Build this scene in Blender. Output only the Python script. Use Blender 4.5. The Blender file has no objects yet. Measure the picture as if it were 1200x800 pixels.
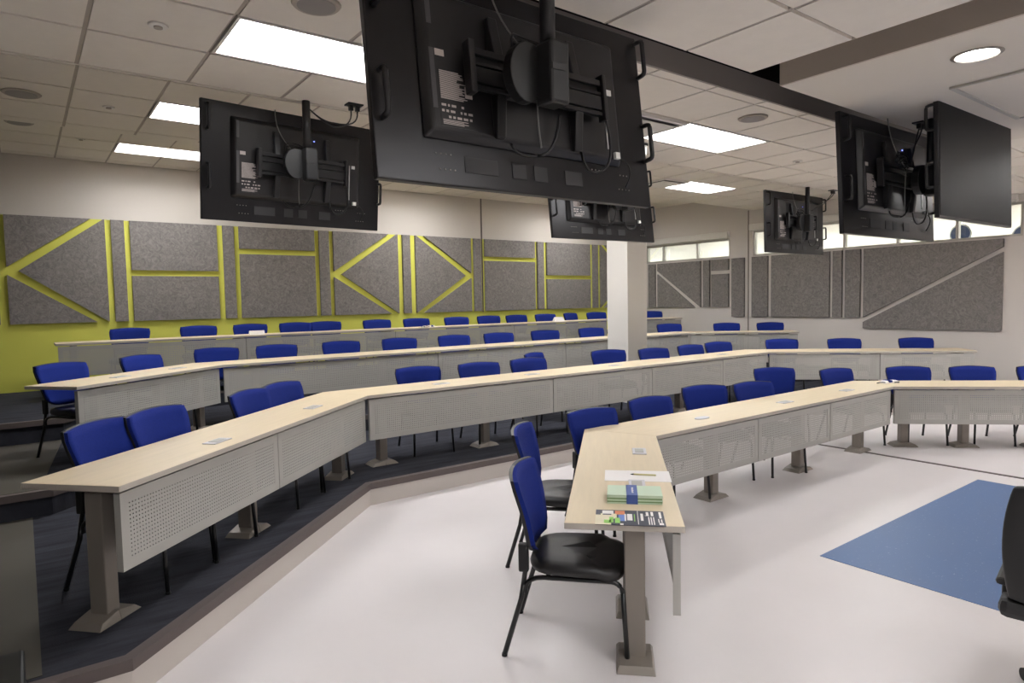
import bpy, bmesh, math, random
from mathutils import Vector, Matrix
random.seed(7)
R = math.radians
scene = bpy.context.scene
COL = scene.collection

# ------------------------------------------------------------------ camera
cam_d = bpy.data.cameras.new('camera')
cam_d.sensor_width = 36.0
cam_d.lens = 22.93
cam_d.clip_start = 0.05
cam = bpy.data.objects.new('camera', cam_d)
COL.objects.link(cam)
rt = Vector((0.798531, -0.601655, -0.018961))
dn = Vector((-0.05164, -0.037086, -0.997977))
fw = Vector((0.599734, 0.797895, -0.060684))
M = Matrix((rt, -dn, -fw)).transposed().to_4x4()
M.translation = Vector((0, 0, 1.72))
cam.matrix_world = M
scene.camera = cam

# ------------------------------------------------------------------ world, exposure
w = bpy.data.worlds.new('world')
scene.world = w
w.use_nodes = True
w.node_tree.nodes['Background'].inputs[0].default_value = (0.9, 0.95, 1, 1)
w.node_tree.nodes['Background'].inputs[1].default_value = 0.05
scene.view_settings.view_transform = 'Standard'
scene.view_settings.look = 'None'
scene.view_settings.gamma = 1
scene.view_settings.use_curve_mapping = False
scene.view_settings.exposure = 1.6
scene.cycles.use_denoising = True
scene.cycles.max_bounces = 8
scene.cycles.transparent_max_bounces = 16
LAMP1, LAMP2, LAMP3 = 6.0, 13.5, 9.5    # radiance of the troffers, lowest to highest ceiling strip
LAMP_FRONT = 5.8      # troffers in the hanging ceiling raft
LAMP_CORR = 14.0       # corridor beyond the clerestory

# ------------------------------------------------------------------ material helpers
def srgb(r, g, b):
    f = lambda c: (c / 255 / 12.92) if c / 255 <= 0.04045 else ((c / 255 + 0.055) / 1.055) ** 2.4
    return (f(r), f(g), f(b), 1)

def mat(name, col, rough=0.6, metal=0.0, noise=None, bump=None, spec=0.5, emit=None):
    """noise = (scale_vec, amount) varies the colour, bump = (scale, strength)"""
    m = bpy.data.materials.new(name); m.use_nodes = True
    nt = m.node_tree; b = nt.nodes['Principled BSDF']
    b.inputs['Base Color'].default_value = col
    b.inputs['Roughness'].default_value = rough
    b.inputs['Metallic'].default_value = metal
    b.inputs['Specular IOR Level'].default_value = spec
    tc = nt.nodes.new('ShaderNodeTexCoord')
    if noise:
        sc, amt = noise
        mp = nt.nodes.new('ShaderNodeMapping'); mp.inputs['Scale'].default_value = sc
        nt.links.new(tc.outputs['Object'], mp.inputs[0])
        n = nt.nodes.new('ShaderNodeTexNoise'); n.inputs['Scale'].default_value = 1.0
        n.inputs['Detail'].default_value = 5; n.inputs['Roughness'].default_value = 0.65
        nt.links.new(mp.outputs[0], n.inputs['Vector'])
        r = nt.nodes.new('ShaderNodeValToRGB')
        d = tuple(max(0, c * (1 - amt)) for c in col[:3]) + (1,)
        l = tuple(min(1, c * (1 + amt)) for c in col[:3]) + (1,)
        r.color_ramp.elements[0].position = 0.3; r.color_ramp.elements[0].color = d
        r.color_ramp.elements[1].position = 0.7; r.color_ramp.elements[1].color = l
        nt.links.new(n.outputs['Fac'], r.inputs[0]); nt.links.new(r.outputs[0], b.inputs['Base Color'])
    if bump:
        n2 = nt.nodes.new('ShaderNodeTexNoise'); n2.inputs['Scale'].default_value = bump[0]
        n2.inputs['Detail'].default_value = 3
        nt.links.new(tc.outputs['Object'], n2.inputs['Vector'])
        bp = nt.nodes.new('ShaderNodeBump'); bp.inputs['Strength'].default_value = bump[1]
        bp.inputs['Distance'].default_value = 0.01
        nt.links.new(n2.outputs['Fac'], bp.inputs['Height']); nt.links.new(bp.outputs[0], b.inputs['Normal'])
    if emit:
        b.inputs['Emission Color'].default_value = emit[0]
        b.inputs['Emission Strength'].default_value = emit[1]
    return m

def emis(name, col, s):
    m = bpy.data.materials.new(name); m.use_nodes = True
    nt = m.node_tree; nt.nodes.clear()
    o = nt.nodes.new('ShaderNodeOutputMaterial'); e = nt.nodes.new('ShaderNodeEmission')
    e.inputs[0].default_value = col; e.inputs[1].default_value = s
    nt.links.new(e.outputs[0], o.inputs[0]); return m

def speckle(name, col, col2, scale, thr, rough):
    m = mat(name, col, rough)
    nt = m.node_tree; b = nt.nodes['Principled BSDF']
    tc = nt.nodes.new('ShaderNodeTexCoord')
    v = nt.nodes.new('ShaderNodeTexNoise'); v.inputs['Scale'].default_value = scale; v.inputs['Detail'].default_value = 2
    nt.links.new(tc.outputs['Object'], v.inputs['Vector'])
    r = nt.nodes.new('ShaderNodeValToRGB')
    r.color_ramp.elements[0].position = thr; r.color_ramp.elements[0].color = col
    r.color_ramp.elements[1].position = min(1, thr + 0.06); r.color_ramp.elements[1].color = col2
    nt.links.new(v.outputs['Fac'], r.inputs[0]); nt.links.new(r.outputs[0], b.inputs['Base Color'])
    return m

def perforated(name, col, pitch):
    """sheet steel with a grid of punched square holes (UV in metres)"""
    m = bpy.data.materials.new(name); m.use_nodes = True
    nt = m.node_tree; b = nt.nodes['Principled BSDF']
    b.inputs['Base Color'].default_value = col; b.inputs['Roughness'].default_value = 0.5
    uv = nt.nodes.new('ShaderNodeUVMap'); sp = nt.nodes.new('ShaderNodeSeparateXYZ')
    nt.links.new(uv.outputs[0], sp.inputs[0])
    outs = []
    for k in (0, 1):
        d = nt.nodes.new('ShaderNodeMath'); d.operation = 'DIVIDE'; d.inputs[1].default_value = pitch
        nt.links.new(sp.outputs[k], d.inputs[0])
        f = nt.nodes.new('ShaderNodeMath'); f.operation = 'FRACT'; nt.links.new(d.outputs[0], f.inputs[0])
        s = nt.nodes.new('ShaderNodeMath'); s.operation = 'SUBTRACT'; s.inputs[1].default_value = 0.5
        nt.links.new(f.outputs[0], s.inputs[0])
        a = nt.nodes.new('ShaderNodeMath'); a.operation = 'ABSOLUTE'; nt.links.new(s.outputs[0], a.inputs[0])
        l = nt.nodes.new('ShaderNodeMath'); l.operation = 'LESS_THAN'; l.inputs[1].default_value = 0.145
        nt.links.new(a.outputs[0], l.inputs[0]); outs.append(l)
    mu = nt.nodes.new('ShaderNodeMath'); mu.operation = 'MULTIPLY'
    nt.links.new(outs[0].outputs[0], mu.inputs[0]); nt.links.new(outs[1].outputs[0], mu.inputs[1])
    t = nt.nodes.new('ShaderNodeBsdfTransparent'); mx = nt.nodes.new('ShaderNodeMixShader')
    nt.links.new(mu.outputs[0], mx.inputs[0]); nt.links.new(b.outputs[0], mx.inputs[1]); nt.links.new(t.outputs[0], mx.inputs[2])
    nt.links.new(mx.outputs[0], nt.nodes['Material Output'].inputs[0])
    return m

def glass(name):
    m = bpy.data.materials.new(name); m.use_nodes = True
    nt = m.node_tree; nt.nodes.clear()
    o = nt.nodes.new('ShaderNodeOutputMaterial'); t = nt.nodes.new('ShaderNodeBsdfTransparent')
    t.inputs[0].default_value = (0.93, 0.97, 0.95, 1)
    g = nt.nodes.new('ShaderNodeBsdfGlossy'); g.inputs['Roughness'].default_value = 0.02
    fr = nt.nodes.new('ShaderNodeFresnel'); fr.inputs[0].default_value = 1.45
    mx = nt.nodes.new('ShaderNodeMixShader')
    nt.links.new(fr.outputs[0], mx.inputs[0]); nt.links.new(t.outputs[0], mx.inputs[1]); nt.links.new(g.outputs[0], mx.inputs[2])
    nt.links.new(mx.outputs[0], o.inputs[0]); return m

def felt(name):
    """grey wood-wool acoustic board"""
    m = mat(name, srgb(128, 123, 121), 0.95)
    nt = m.node_tree; b = nt.nodes['Principled BSDF']
    tc = nt.nodes.new('ShaderNodeTexCoord')
    n = nt.nodes.new('ShaderNodeTexNoise'); n.inputs['Scale'].default_value = 11; n.inputs['Detail'].default_value = 8
    n.inputs['Roughness'].default_value = 0.75; n.inputs['Distortion'].default_value = 2.5
    nt.links.new(tc.outputs['Object'], n.inputs['Vector'])
    r = nt.nodes.new('ShaderNodeValToRGB')
    r.color_ramp.elements[0].position = 0.32; r.color_ramp.elements[0].color = srgb(104, 100, 99)
    r.color_ramp.elements[1].position = 0.70; r.color_ramp.elements[1].color = srgb(156, 150, 146)
    nt.links.new(n.outputs['Fac'], r.inputs[0]); nt.links.new(r.outputs[0], b.inputs['Base Color'])
    bp = nt.nodes.new('ShaderNodeBump'); bp.inputs['Strength'].default_value = 0.35; bp.inputs['Distance'].default_value = 0.01
    nt.links.new(n.outputs['Fac'], bp.inputs['Height']); nt.links.new(bp.outputs[0], b.inputs['Normal'])
    return m

MT = {
 'floor': mat('white_vinyl', srgb(222, 216, 216), 0.38, noise=((1.5, 1.5, 1.5), 0.02), spec=0.35),
 'blue_floor': speckle('blue_vinyl', srgb(84, 112, 158), srgb(140, 158, 186), 60, 0.68, 0.45),
 'carpet': mat('dark_carpet', srgb(58, 59, 66), 0.95, noise=((2.0, 14, 2), 0.35), bump=(180, 0.3), spec=0.1),
 'aisle': mat('shaded_aisle_vinyl', srgb(78, 74, 66), 0.7, noise=((1, 1, 1), 0.05)),  # white vinyl, with the shade of the aisle put into its colour
 'nosing': mat('brown_grey_nosing', srgb(98, 88, 86), 0.6),
 'riser': mat('white_riser', srgb(205, 197, 190), 0.55),
 'wall': mat('beige_wall_paint', srgb(204, 197, 189), 0.75, bump=(120, 0.03)),
 'wall_cool': mat('light_wall_paint', srgb(218, 211, 205), 0.75, bump=(120, 0.03)),
 'lime': mat('lime_wall_paint', srgb(226, 225, 100), 0.7, bump=(120, 0.03)),
 'white': mat('white_paint', srgb(228, 224, 218), 0.7),
 'absorbing_wall': mat('light_absorbing_wall', srgb(70, 68, 66), 0.8),  # for the unseen left wall, darkened to absorb light on that side
 'felt': felt('grey_acoustic_board'),
 'tile': mat('ceiling_tile_board', srgb(232, 225, 215), 0.9, noise=((9, 9, 9), 0.02), bump=(160, 0.12)),
 'grid': mat('ceiling_grid_metal', srgb(176, 166, 155), 0.6),
 'gyp': mat('plaster_soffit', srgb(222, 214, 202), 0.8),
 'fascia': mat('grey_fascia_paint', srgb(152, 143, 136), 0.8),
 'band': mat('taupe_fascia_paint', srgb(200, 186, 172), 0.8),
 'black': mat('plenum_black', (0.004, 0.004, 0.004, 1), 0.9),
 'wood': mat('light_maple_laminate', srgb(222, 204, 172), 0.42, noise=((2.2, 26, 10), 0.05)),
 'edge': mat('grey_edge_band', srgb(186, 178, 168), 0.5),
 'steel': mat('silver_grey_steel', srgb(176, 174, 168), 0.45, metal=0.15),
 'leg': mat('warm_grey_leg_paint', srgb(138, 130, 122), 0.42, metal=0.25),
 'perf': perforated('perforated_steel', srgb(176, 174, 168), 0.0200),
 'port': mat('power_port_plate', srgb(206, 203, 208), 0.4),
 'blue': mat('royal_blue_fabric', srgb(25, 44, 128), 0.85, noise=((160, 160, 160), 0.12), bump=(420, 0.25), spec=0.2),
 'plastic': mat('black_plastic', srgb(24, 24, 25), 0.45),
 'vinyl': mat('black_seat_vinyl', srgb(30, 29, 30), 0.42, bump=(300, 0.08)),
 'tube': mat('black_tube', srgb(20, 20, 21), 0.32),
 'tvback': mat('black_metal_casing', srgb(40, 39, 41), 0.30, metal=0.5),
 'tvplast': mat('black_casing_plastic', srgb(30, 29, 31), 0.36),
 'tvmount': mat('black_mount_steel', srgb(40, 40, 41), 0.35, metal=0.3),
 'screen': mat('dark_screen_glass', srgb(34, 34, 35), 0.48, spec=0.12),
 'cable': mat('black_cable', srgb(18, 18, 19), 0.4),
 'cable_grey': mat('grey_cable', srgb(120, 118, 116), 0.4),
 'vent': mat('grey_vent_mesh', srgb(78, 77, 79), 0.6),
 'grille': mat('dark_grille_mesh', srgb(54, 53, 55), 0.6),
 'spk': mat('speaker_grille_paint', srgb(150, 145, 141), 0.7),
 'silver': mat('bright_metal', srgb(200, 200, 200), 0.3, metal=0.6),
 'plug': mat('white_plug', srgb(236, 236, 232), 0.4),
 'frame': mat('light_aluminium_frame', srgb(190, 186, 178), 0.45, metal=0.2),
 'glass': glass('clear_glass'),
 'lamp1': emis('troffer_diffuser_low', (0.985, 0.985, 1, 1), LAMP1),
 'lamp2': emis('troffer_diffuser_mid', (0.985, 0.985, 1, 1), LAMP2),
 'lamp3': emis('troffer_diffuser_high', (0.985, 0.985, 1, 1), LAMP3),
 'lamp_front': emis('raft_diffuser', (0.985, 0.985, 1, 1), LAMP_FRONT),
 'lamp_corr': emis('corridor_diffuser', (1, 0.99, 0.97, 1), LAMP_CORR),
 'can': emis('downlight_lens', (1, 0.98, 0.95, 1), 14),
 'led_blue': emis('blue_led', (0.15, 0.2, 1, 1), 3),
 'led_green': emis('green_led', (0.6, 0.9, 0.1, 1), 2),
 'paper': mat('white_paper', srgb(244, 240, 238), 0.7),
 'green': mat('pale_green_card', srgb(206, 224, 200), 0.6),
 'green_d': mat('mid_green_card', srgb(128, 160, 112), 0.6),
 'navy_band': mat('blue_paper_band', srgb(72, 96, 164), 0.5),
 'navy': mat('navy_print', srgb(32, 34, 58), 0.4),
 'print_lime': mat('lime_print', srgb(150, 214, 96), 0.4),
 'print_orange': mat('orange_print', srgb(236, 140, 96), 0.4),
 'print_blue': mat('blue_print', srgb(104, 138, 214), 0.4),
 'print_cream': mat('cream_print', srgb(232, 222, 192), 0.4),
 'pen': mat('pale_yellow_pen', srgb(214, 204, 150), 0.3),
 'label': mat('label_print', srgb(186, 176, 172), 0.5),
 'disc': mat('steel_blue_disc', srgb(66, 76, 104), 0.35),
}

# ------------------------------------------------------------------ mesh helpers
def box(bm, x0, x1, y0, y1, z0, z1, mi=0):
    v = [bm.verts.new(p) for p in ((x0,y0,z0),(x1,y0,z0),(x1,y1,z0),(x0,y1,z0),(x0,y0,z1),(x1,y0,z1),(x1,y1,z1),(x0,y1,z1))]
    fs = []
    for f in ((0,3,2,1),(4,5,6,7),(0,1,5,4),(1,2,6,5),(2,3,7,6),(3,0,4,7)):
        g = bm.faces.new([v[i] for i in f]); g.material_index = mi; fs.append(g)
    return v, fs

def prism(bm, poly, z0, z1, mi_side=0, mi_top=None):
    """vertical prism over a plan polygon (counter-clockwise)"""
    a = [bm.verts.new((p[0], p[1], z0)) for p in poly]; b = [bm.verts.new((p[0], p[1], z1)) for p in poly]
    n = len(poly)
    bm.faces.new(list(reversed(a))).material_index = mi_side
    bm.faces.new(b).material_index = mi_side if mi_top is None else mi_top
    for i in range(n):
        bm.faces.new((a[i], a[(i+1) % n], b[(i+1) % n], b[i])).material_index = mi_side

def frustum(bm, x0, x1, z0, z1, ya, yb, inset, mi=0):
    """raised block on the -y side: big outline at ya, small outline at yb"""
    A = [bm.verts.new(p) for p in ((x0,ya,z0),(x1,ya,z0),(x1,ya,z1),(x0,ya,z1))]
    i = inset
    B = [bm.verts.new(p) for p in ((x0+i,yb,z0+i),(x1-i,yb,z0+i),(x1-i,yb,z1-i),(x0+i,yb,z1-i))]
    bm.faces.new(A).material_index = mi; bm.faces.new(list(reversed(B))).material_index = mi
    for k in range(4):
        bm.faces.new((A[k], B[k], B[(k+1) % 4], A[(k+1) % 4])).material_index = mi

def tube(bm, pts, r, seg=8, r_end=None):
    pts = [Vector(p) for p in pts]; rings = []
    n = len(pts)
    up = Vector((0.123, 0.456, 0.88)).normalized()
    for i, p in enumerate(pts):
        if i == 0: d = pts[1] - p
        elif i == n - 1: d = p - pts[i-1]
        else: d = (pts[i+1] - p).normalized() + (p - pts[i-1]).normalized()
        d.normalize()
        a = d.cross(up)
        if a.length < 1e-4: a = d.cross(Vector((1, 0, 0)))
        a.normalize(); b = d.cross(a).normalized()
        rr = r if r_end is None else r + (r_end - r) * i / (n - 1)
        rings.append([bm.verts.new(p + (a * math.cos(t) + b * math.sin(t)) * rr) for t in [2 * math.pi * k / seg for k in range(seg)]])
    for i in range(n - 1):
        for k in range(seg):
            f = bm.faces.new((rings[i][k], rings[i][(k+1) % seg], rings[i+1][(k+1) % seg], rings[i+1][k])); f.smooth = True
    bm.faces.new(rings[0]); bm.faces.new(list(reversed(rings[-1])))

def arc(p0, p1, p2, n=6):
    """quadratic curve points"""
    p0, p1, p2 = Vector(p0), Vector(p1), Vector(p2)
    return [(1-t)**2 * p0 + 2*(1-t)*t * p1 + t*t * p2 for t in [i / n for i in range(n + 1)]]

def disc(bm, c, r, z0, z1, seg=20, r2=None):
    r2 = r if r2 is None else r2
    a = [bm.verts.new((c[0] + r*math.cos(2*math.pi*k/seg), c[1] + r*math.sin(2*math.pi*k/seg), z0)) for k in range(seg)]
    b = [bm.verts.new((c[0] + r2*math.cos(2*math.pi*k/seg), c[1] + r2*math.sin(2*math.pi*k/seg), z1)) for k in range(seg)]
    bm.faces.new(list(reversed(a))); bm.faces.new(b)
    for k in range(seg):
        bm.faces.new((a[k], a[(k+1) % seg], b[(k+1) % seg], b[k])).smooth = True

def finish(bm):
    bmesh.ops.recalc_face_normals(bm, faces=bm.faces)

def obj(name, bm, mats, parent=None, bevel=0.0, loc=None, rot=None, seg=2):
    finish(bm)
    me = bpy.data.meshes.new(name); bm.to_mesh(me); bm.free()
    if not isinstance(mats, (list, tuple)): mats = [mats]
    for m in mats: me.materials.append(MT[m] if isinstance(m, str) else m)
    o = bpy.data.objects.new(name, me); COL.objects.link(o)
    if parent: o.parent = parent
    if loc is not None: o.location = loc
    if rot is not None: o.rotation_euler = rot
    if bevel:
        md = o.modifiers.new('bevel', 'BEVEL'); md.width = bevel; md.segments = seg; md.limit_method = 'ANGLE'; md.angle_limit = R(40)
    return o

def bxo(name, dims, m, parent=None, bevel=0.0, loc=None, rot=None):
    bm = bmesh.new(); box(bm, *dims); return obj(name, bm, m, parent, bevel, loc, rot)

def empty(name, loc=(0, 0, 0), rz=0.0):
    o = bpy.data.objects.new(name, None); COL.objects.link(o)
    o.location = loc; o.rotation_euler = (0, 0, rz); o.empty_display_size = 0.1
    return o

def tag(o, label, cat=None, group=None, kind=None):
    if label: o['label'] = label
    if cat: o['category'] = cat
    if group: o['group'] = group
    if kind: o['kind'] = kind
    return o

def dup(root):
    r = root.copy(); COL.objects.link(r)
    for ch in list(root.children):
        c = ch.copy(); COL.objects.link(c); c.parent = r
        for g in list(ch.children):
            d = g.copy(); COL.objects.link(d); d.parent = c
    return r

# ------------------------------------------------------------------ dimensions
XL, XR = -1.1, 12.2          # side walls
YB, YW = -3.0, 11.3          # front (behind the camera) and lime wall
Z1, Z2, Z3 = 3.21, 3.52, 3.87    # tile ceiling levels, stepping up towards the lime wall
YS0, YS1, YS2 = 2.87, 4.83, 7.85
ZS = 3.04                    # plaster soffit
ZF = 3.36                    # top of the ceiling fascia
ZP = 3.05                    # hanging raft
ZTOP = 4.5
T1, T2, T3 = 0.19, 0.38, 0.60    # seating tiers
LIME_TOP, LIME_BOT = 3.035, 1.54

# ------------------------------------------------------------------ floors and tiers
bm = bmesh.new(); box(bm, XL, XR, YB, YW, -0.1, 0.0)
tag(obj('floor', bm, 'floor'), 'white vinyl floor in front of the seating tiers', 'floor', kind='structure')
bm = bmesh.new(); box(bm, 4.15, 6.98, -0.7, 2.17, 0.0, 0.003)
tag(obj('floor', bm, 'blue_floor'), 'blue speckled vinyl inlay in the white floor', 'floor', kind='structure')
bm = bmesh.new(); box(bm, 7.30, 7.34, YB, 5.0, 0.0, 0.006)
tag(obj('trim_1', bm, 'nosing'), 'thin dark joint strip across the white floor', 'trim', kind='structure')

def tier(edge, z_lo, z, cmat, n, white):
    """edge: plan polyline of the front edge from left to right"""
    poly = list(edge) + [(XR, YW), (XL, YW)]
    bm = bmesh.new(); prism(bm, poly, z_lo + 0.001, z)
    return tag(obj('floor', bm, cmat), 'dark carpeted seating tier ' + n, 'floor', kind='structure')

def edge_strip(name, edge, z0, z1, d0, d1, m, label):
    """a strip along a polyline, from offset d0 to d1 in front of the edge (towards -y)"""
    bm = bmesh.new()
    def off(d):
        out = []
        n = len(edge)
        for i, p in enumerate(edge):
            ns = []
            if i > 0: t = Vector(edge[i]) - Vector(edge[i-1]); ns.append(Vector((t.y, -t.x)).normalized())
            if i < n-1: t = Vector(edge[i+1]) - Vector(edge[i]); ns.append(Vector((t.y, -t.x)).normalized())
            nn = sum(ns, Vector((0, 0))).normalized(); k = 1 / max(0.3, nn.dot(ns[0]))
            out.append((p[0] + nn.x * d * k, p[1] + nn.y * d * k))
        return out
    a, b = off(d1), off(d0)
    for i in range(len(edge) - 1):
        prism(bm, [a[i], a[i+1], b[i+1], b[i]], z0, z1)
    return tag(obj(name, bm, m), label, 'trim', kind='structure')

E1 = [(XL, 3.27), (0.306, 3.245), (2.31, 5.155), (8.85, 5.155), (11.2, 2.9), (XR, 2.9)]
E2 = [(XL, 5.95), (0.12, 5.95), (1.65, 7.35), (9.9, 7.35), (11.3, 6.1), (XR, 6.1)]
E3 = [(XL, 8.2), (0.3, 8.2), (1.3, 9.5), (10.0, 9.5), (11.6, 8.7), (XR, 8.7)]
tier(E1, 0, T1, 'carpet', 'under the second desk row', True)
tier(E2, T1, T2, 'carpet', 'under the third desk row', False)
tier(E3, T2, T3, 'carpet', 'under the back desk row', False)
edge_strip('trim_2', E1, 0.0, T1 - 0.05, 0.0, 0.012, 'riser', 'white riser of the first tier')
edge_strip('trim_3', E1, T1 - 0.05, T1 + 0.004, -0.035, 0.022, 'nosing', 'brown-grey nosing along the first tier edge')
edge_strip('trim_4', E2, T2 - 0.05, T2 + 0.004, -0.035, 0.022, 'nosing', 'brown-grey nosing along the second tier edge')
edge_strip('trim_5', E3, T3 - 0.05, T3 + 0.004, -0.035, 0.022, 'nosing', 'brown-grey nosing along the third tier edge')
bm = bmesh.new(); box(bm, XL, -0.005, 3.32, 5.94, T1, T1 + 0.004)
tag(obj('floor', bm, 'aisle'), 'white vinyl tread of the left aisle on the first tier, coloured as shaded', 'floor', kind='structure')
bm = bmesh.new(); prism(bm, [(XL, 6.0), (0.05, 6.0), (0.28, 8.15), (XL, 8.15)], T2, T2 + 0.004)
tag(obj('floor', bm, 'aisle'), 'white vinyl tread of the left aisle on the second tier, coloured as shaded', 'floor', kind='structure')

# ------------------------------------------------------------------ walls
def wall(name, dims, m, label):
    bm = bmesh.new(); box(bm, *dims); return tag(obj(name, bm, m), label, 'wall', kind='structure')

wall('wall_left', (XL - 0.15, XL, YB, YW, 0, ZTOP), 'absorbing_wall', 'unseen left side wall beside the aisle, made dark to absorb light')
wall('wall_front', (XL, XR, YB - 0.15, YB, 0, ZTOP), 'white', 'front wall behind the camera')
bm = bmesh.new()
box(bm, XL, XR + 0.15, YW, YW + 0.15, 0, LIME_TOP, 0)
box(bm, XL, XR + 0.15, YW, YW + 0.15, LIME_TOP, ZTOP, 1)
wback = tag(obj('wall_back', bm, ['lime', 'wall']), 'back wall painted lime below and beige above', 'wall', kind='structure')
bxo('joint_strip', (7.735, 7.765, YW - 0.006, YW, LIME_BOT - 0.02, Z3 + 0.3), 'nosing', wback)

# lime wall boards: (x,z) polygons in a block, z fraction from the top
def board(poly, parent, plane, axis):
    """poly = list of (u, z); axis 'y': board on the plane y=plane facing -y; 'x': on x=plane facing -x"""
    bm = bmesh.new(); th = 0.045
    if axis == 'y':
        a = [bm.verts.new((u, plane - th, z)) for u, z in poly]; b = [bm.verts.new((u, plane, z)) for u, z in poly]
    else:
        a = [bm.verts.new((plane - th, u, z)) for u, z in poly]; b = [bm.verts.new((plane, u, z)) for u, z in poly]
    bm.faces.new(a); bm.faces.new(list(reversed(b)))
    n = len(poly)
    for i in range(n): bm.faces.new((a[i], b[i], b[(i+1) % n], a[(i+1) % n]))
    return obj('acoustic_panel', bm, 'felt', parent)

def block(x0, x1, kind):
    h = LIME_TOP - LIME_BOT
    P = lambda u, f: (x0 + (x1 - x0) * u, LIME_TOP - h * f)
    if kind == 'full': L = [[(0,0),(1,0),(1,1),(0,1)]]
    elif kind == 'mid': L = [[(0,0),(1,0),(1,.49),(0,.49)], [(0,.548),(1,.548),(1,1),(0,1)]]
    elif kind == 'high': L = [[(0,0),(1,0),(1,.24),(0,.24)], [(0,.30),(1,.30),(1,1),(0,1)]]
    elif kind == '<': L = [[(0,0),(.85,0),(0,.475)], [(.985,0),(1,0),(1,1),(.97,.985),(.11,.51)], [(0,.545),(.87,1),(0,1)]]
    elif kind == '>': L = [[(1,0),(.15,0),(1,.475)], [(.015,0),(0,0),(0,1),(.03,.985),(.89,.51)], [(1,.545),(.13,1),(1,1)]]
    for p in L: board([P(*q) for q in p], wback, YW, 'y')
for x0, x1, k in ((-0.95, -0.22, 'full'), (-0.12, 1.05, '<'), (1.126, 1.295, 'full'), (1.367, 2.581, 'mid'), (2.671, 2.841, 'full'),
                  (2.921, 4.178, 'high'), (4.26, 4.441, 'full'), (4.52, 5.793, '<'), (5.893, 6.057, 'full'), (6.168, 7.452, '>'),
                  (7.525, 7.70, 'full'), (7.80, 9.141, 'high'), (9.214, 9.398, 'full'), (9.485, 10.825, 'mid'), (10.908, 11.077, 'full'), (11.162, 12.15, '>')):
    block(x0, x1, k)

# right wall with two clerestory windows
WIN = [(8.41, 10.75, 2.58, 2.985), (3.29, 7.86, 2.575, 3.09)]     # y0, y1, z0, z1
bm = bmesh.new()
ycuts = [YB, 3.29, 7.86, 8.41, 10.75, YW]
for i in range(len(ycuts) - 1):
    y0, y1 = ycuts[i], ycuts[i+1]
    ww = [q for q in WIN if abs(q[0] - y0) < 1e-6]
    if ww:
        box(bm, XR, XR + 0.15, y0, y1, 0, ww[0][2]); box(bm, XR, XR + 0.15, y0, y1, ww[0][3], ZTOP)
    else: box(bm, XR, XR + 0.15, y0, y1, 0, ZTOP)
wright = tag(obj('wall_right', bm, 'wall_cool'), 'right side wall with clerestory windows and grey boards', 'wall', kind='structure')
bxo('joint_strip', (XR - 0.006, XR, 7.945, 7.975, T2, Z2), 'leg', wright)
zt, zs, zf, zb = 2.552, 1.317, 1.522, 1.125
for p in ([(7.86, zt), (7.5, zt), (7.5, zs), (7.86, zs)], [(7.42, zt), (6.23, zt), (6.23, zs), (7.42, zs)],
          [(6.17, zt), (6.0, zt), (6.0, zs), (6.17, zs)], [(5.94, zt), (5.67, zt), (5.67, zs), (5.94, zs)],
          [(5.61, zt), (3.52, zt), (3.52, 2.428), (5.61, 1.322)], [(5.61, 1.237), (3.52, 2.347), (3.52, zb), (5.61, zb)],
          [(8.34, zt), (8.04, zt), (8.04, zs), (8.34, zs)],
          [(10.65, zt), (10.44, zt), (10.44, zf), (10.65, zf)],
          [(10.37, zt), (9.14, zt), (9.14, zf), (10.37, 2.385)], [(10.37, 2.304), (9.30, zf), (10.37, zf)],
          [(9.07, zt), (8.9, zt), (8.9, zf), (9.07, zf)],
          [(8.85, zt), (8.42, zt), (8.42, 2.315), (8.85, 2.315)], [(8.85, 2.235), (8.42, 2.235), (8.42, zf), (8.85, zf)]):
    board(p, wright, XR, 'x')

def window(n, y0, y1, z0, z1, mull, label):
    e = tag(empty('window_%d' % n, (XR + 0.02, y0, z0)), label, 'window', kind='structure')
    f = 0.035
    bm = bmesh.new()
    W, H = y1 - y0, z1 - z0
    box(bm, 0, 0.09, 0, W, 0, f); box(bm, 0, 0.09, 0, W, H - f, H)
    box(bm, 0, 0.09, 0, f, f, H - f); box(bm, 0, 0.09, W - f, W, f, H - f)
    obj('frame', bm, 'frame', e)
    ys = [f] + [m - y0 for m in mull] + [W - f]
    for m in mull:
        bxo('mullion', (0, 0.09, m - y0 - 0.02, m - y0 + 0.02, f, H - f), 'frame', e)
    for i in range(len(ys) - 1):
        a = ys[i] + (0.02 if i else 0); b = ys[i+1] - (0.02 if i < len(ys) - 2 else 0)
        bxo('pane', (0.042, 0.048, a, b, f, H - f), 'glass', e)
    return e
window(1, *WIN[0], [9.27, 10.24], 'far clerestory window with three panes above the grey boards')
window(2, *WIN[1], [4.17, 5.07, 5.99], 'long near clerestory window of four panes at the right')
def blind(y0, y1, z0, z1, label):
    b = tag(empty('roller_blind', (XR, y0, z0)), label, 'blind')
    bxo('cassette', (-0.09, 0, 0, y1 - y0, 0, z1 - z0), 'white', b, 0.012)
    bxo('bottom_bar', (-0.06, -0.03, 0.02, y1 - y0 - 0.02, -0.022, 0.0), 'frame', b, 0.004)
blind(8.41, 10.75, 3.0, 3.13, 'white roller blind cassette over the far window')
blind(3.35, 7.90, 3.10, 3.22, 'white roller blind cassette over the long right window')

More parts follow.
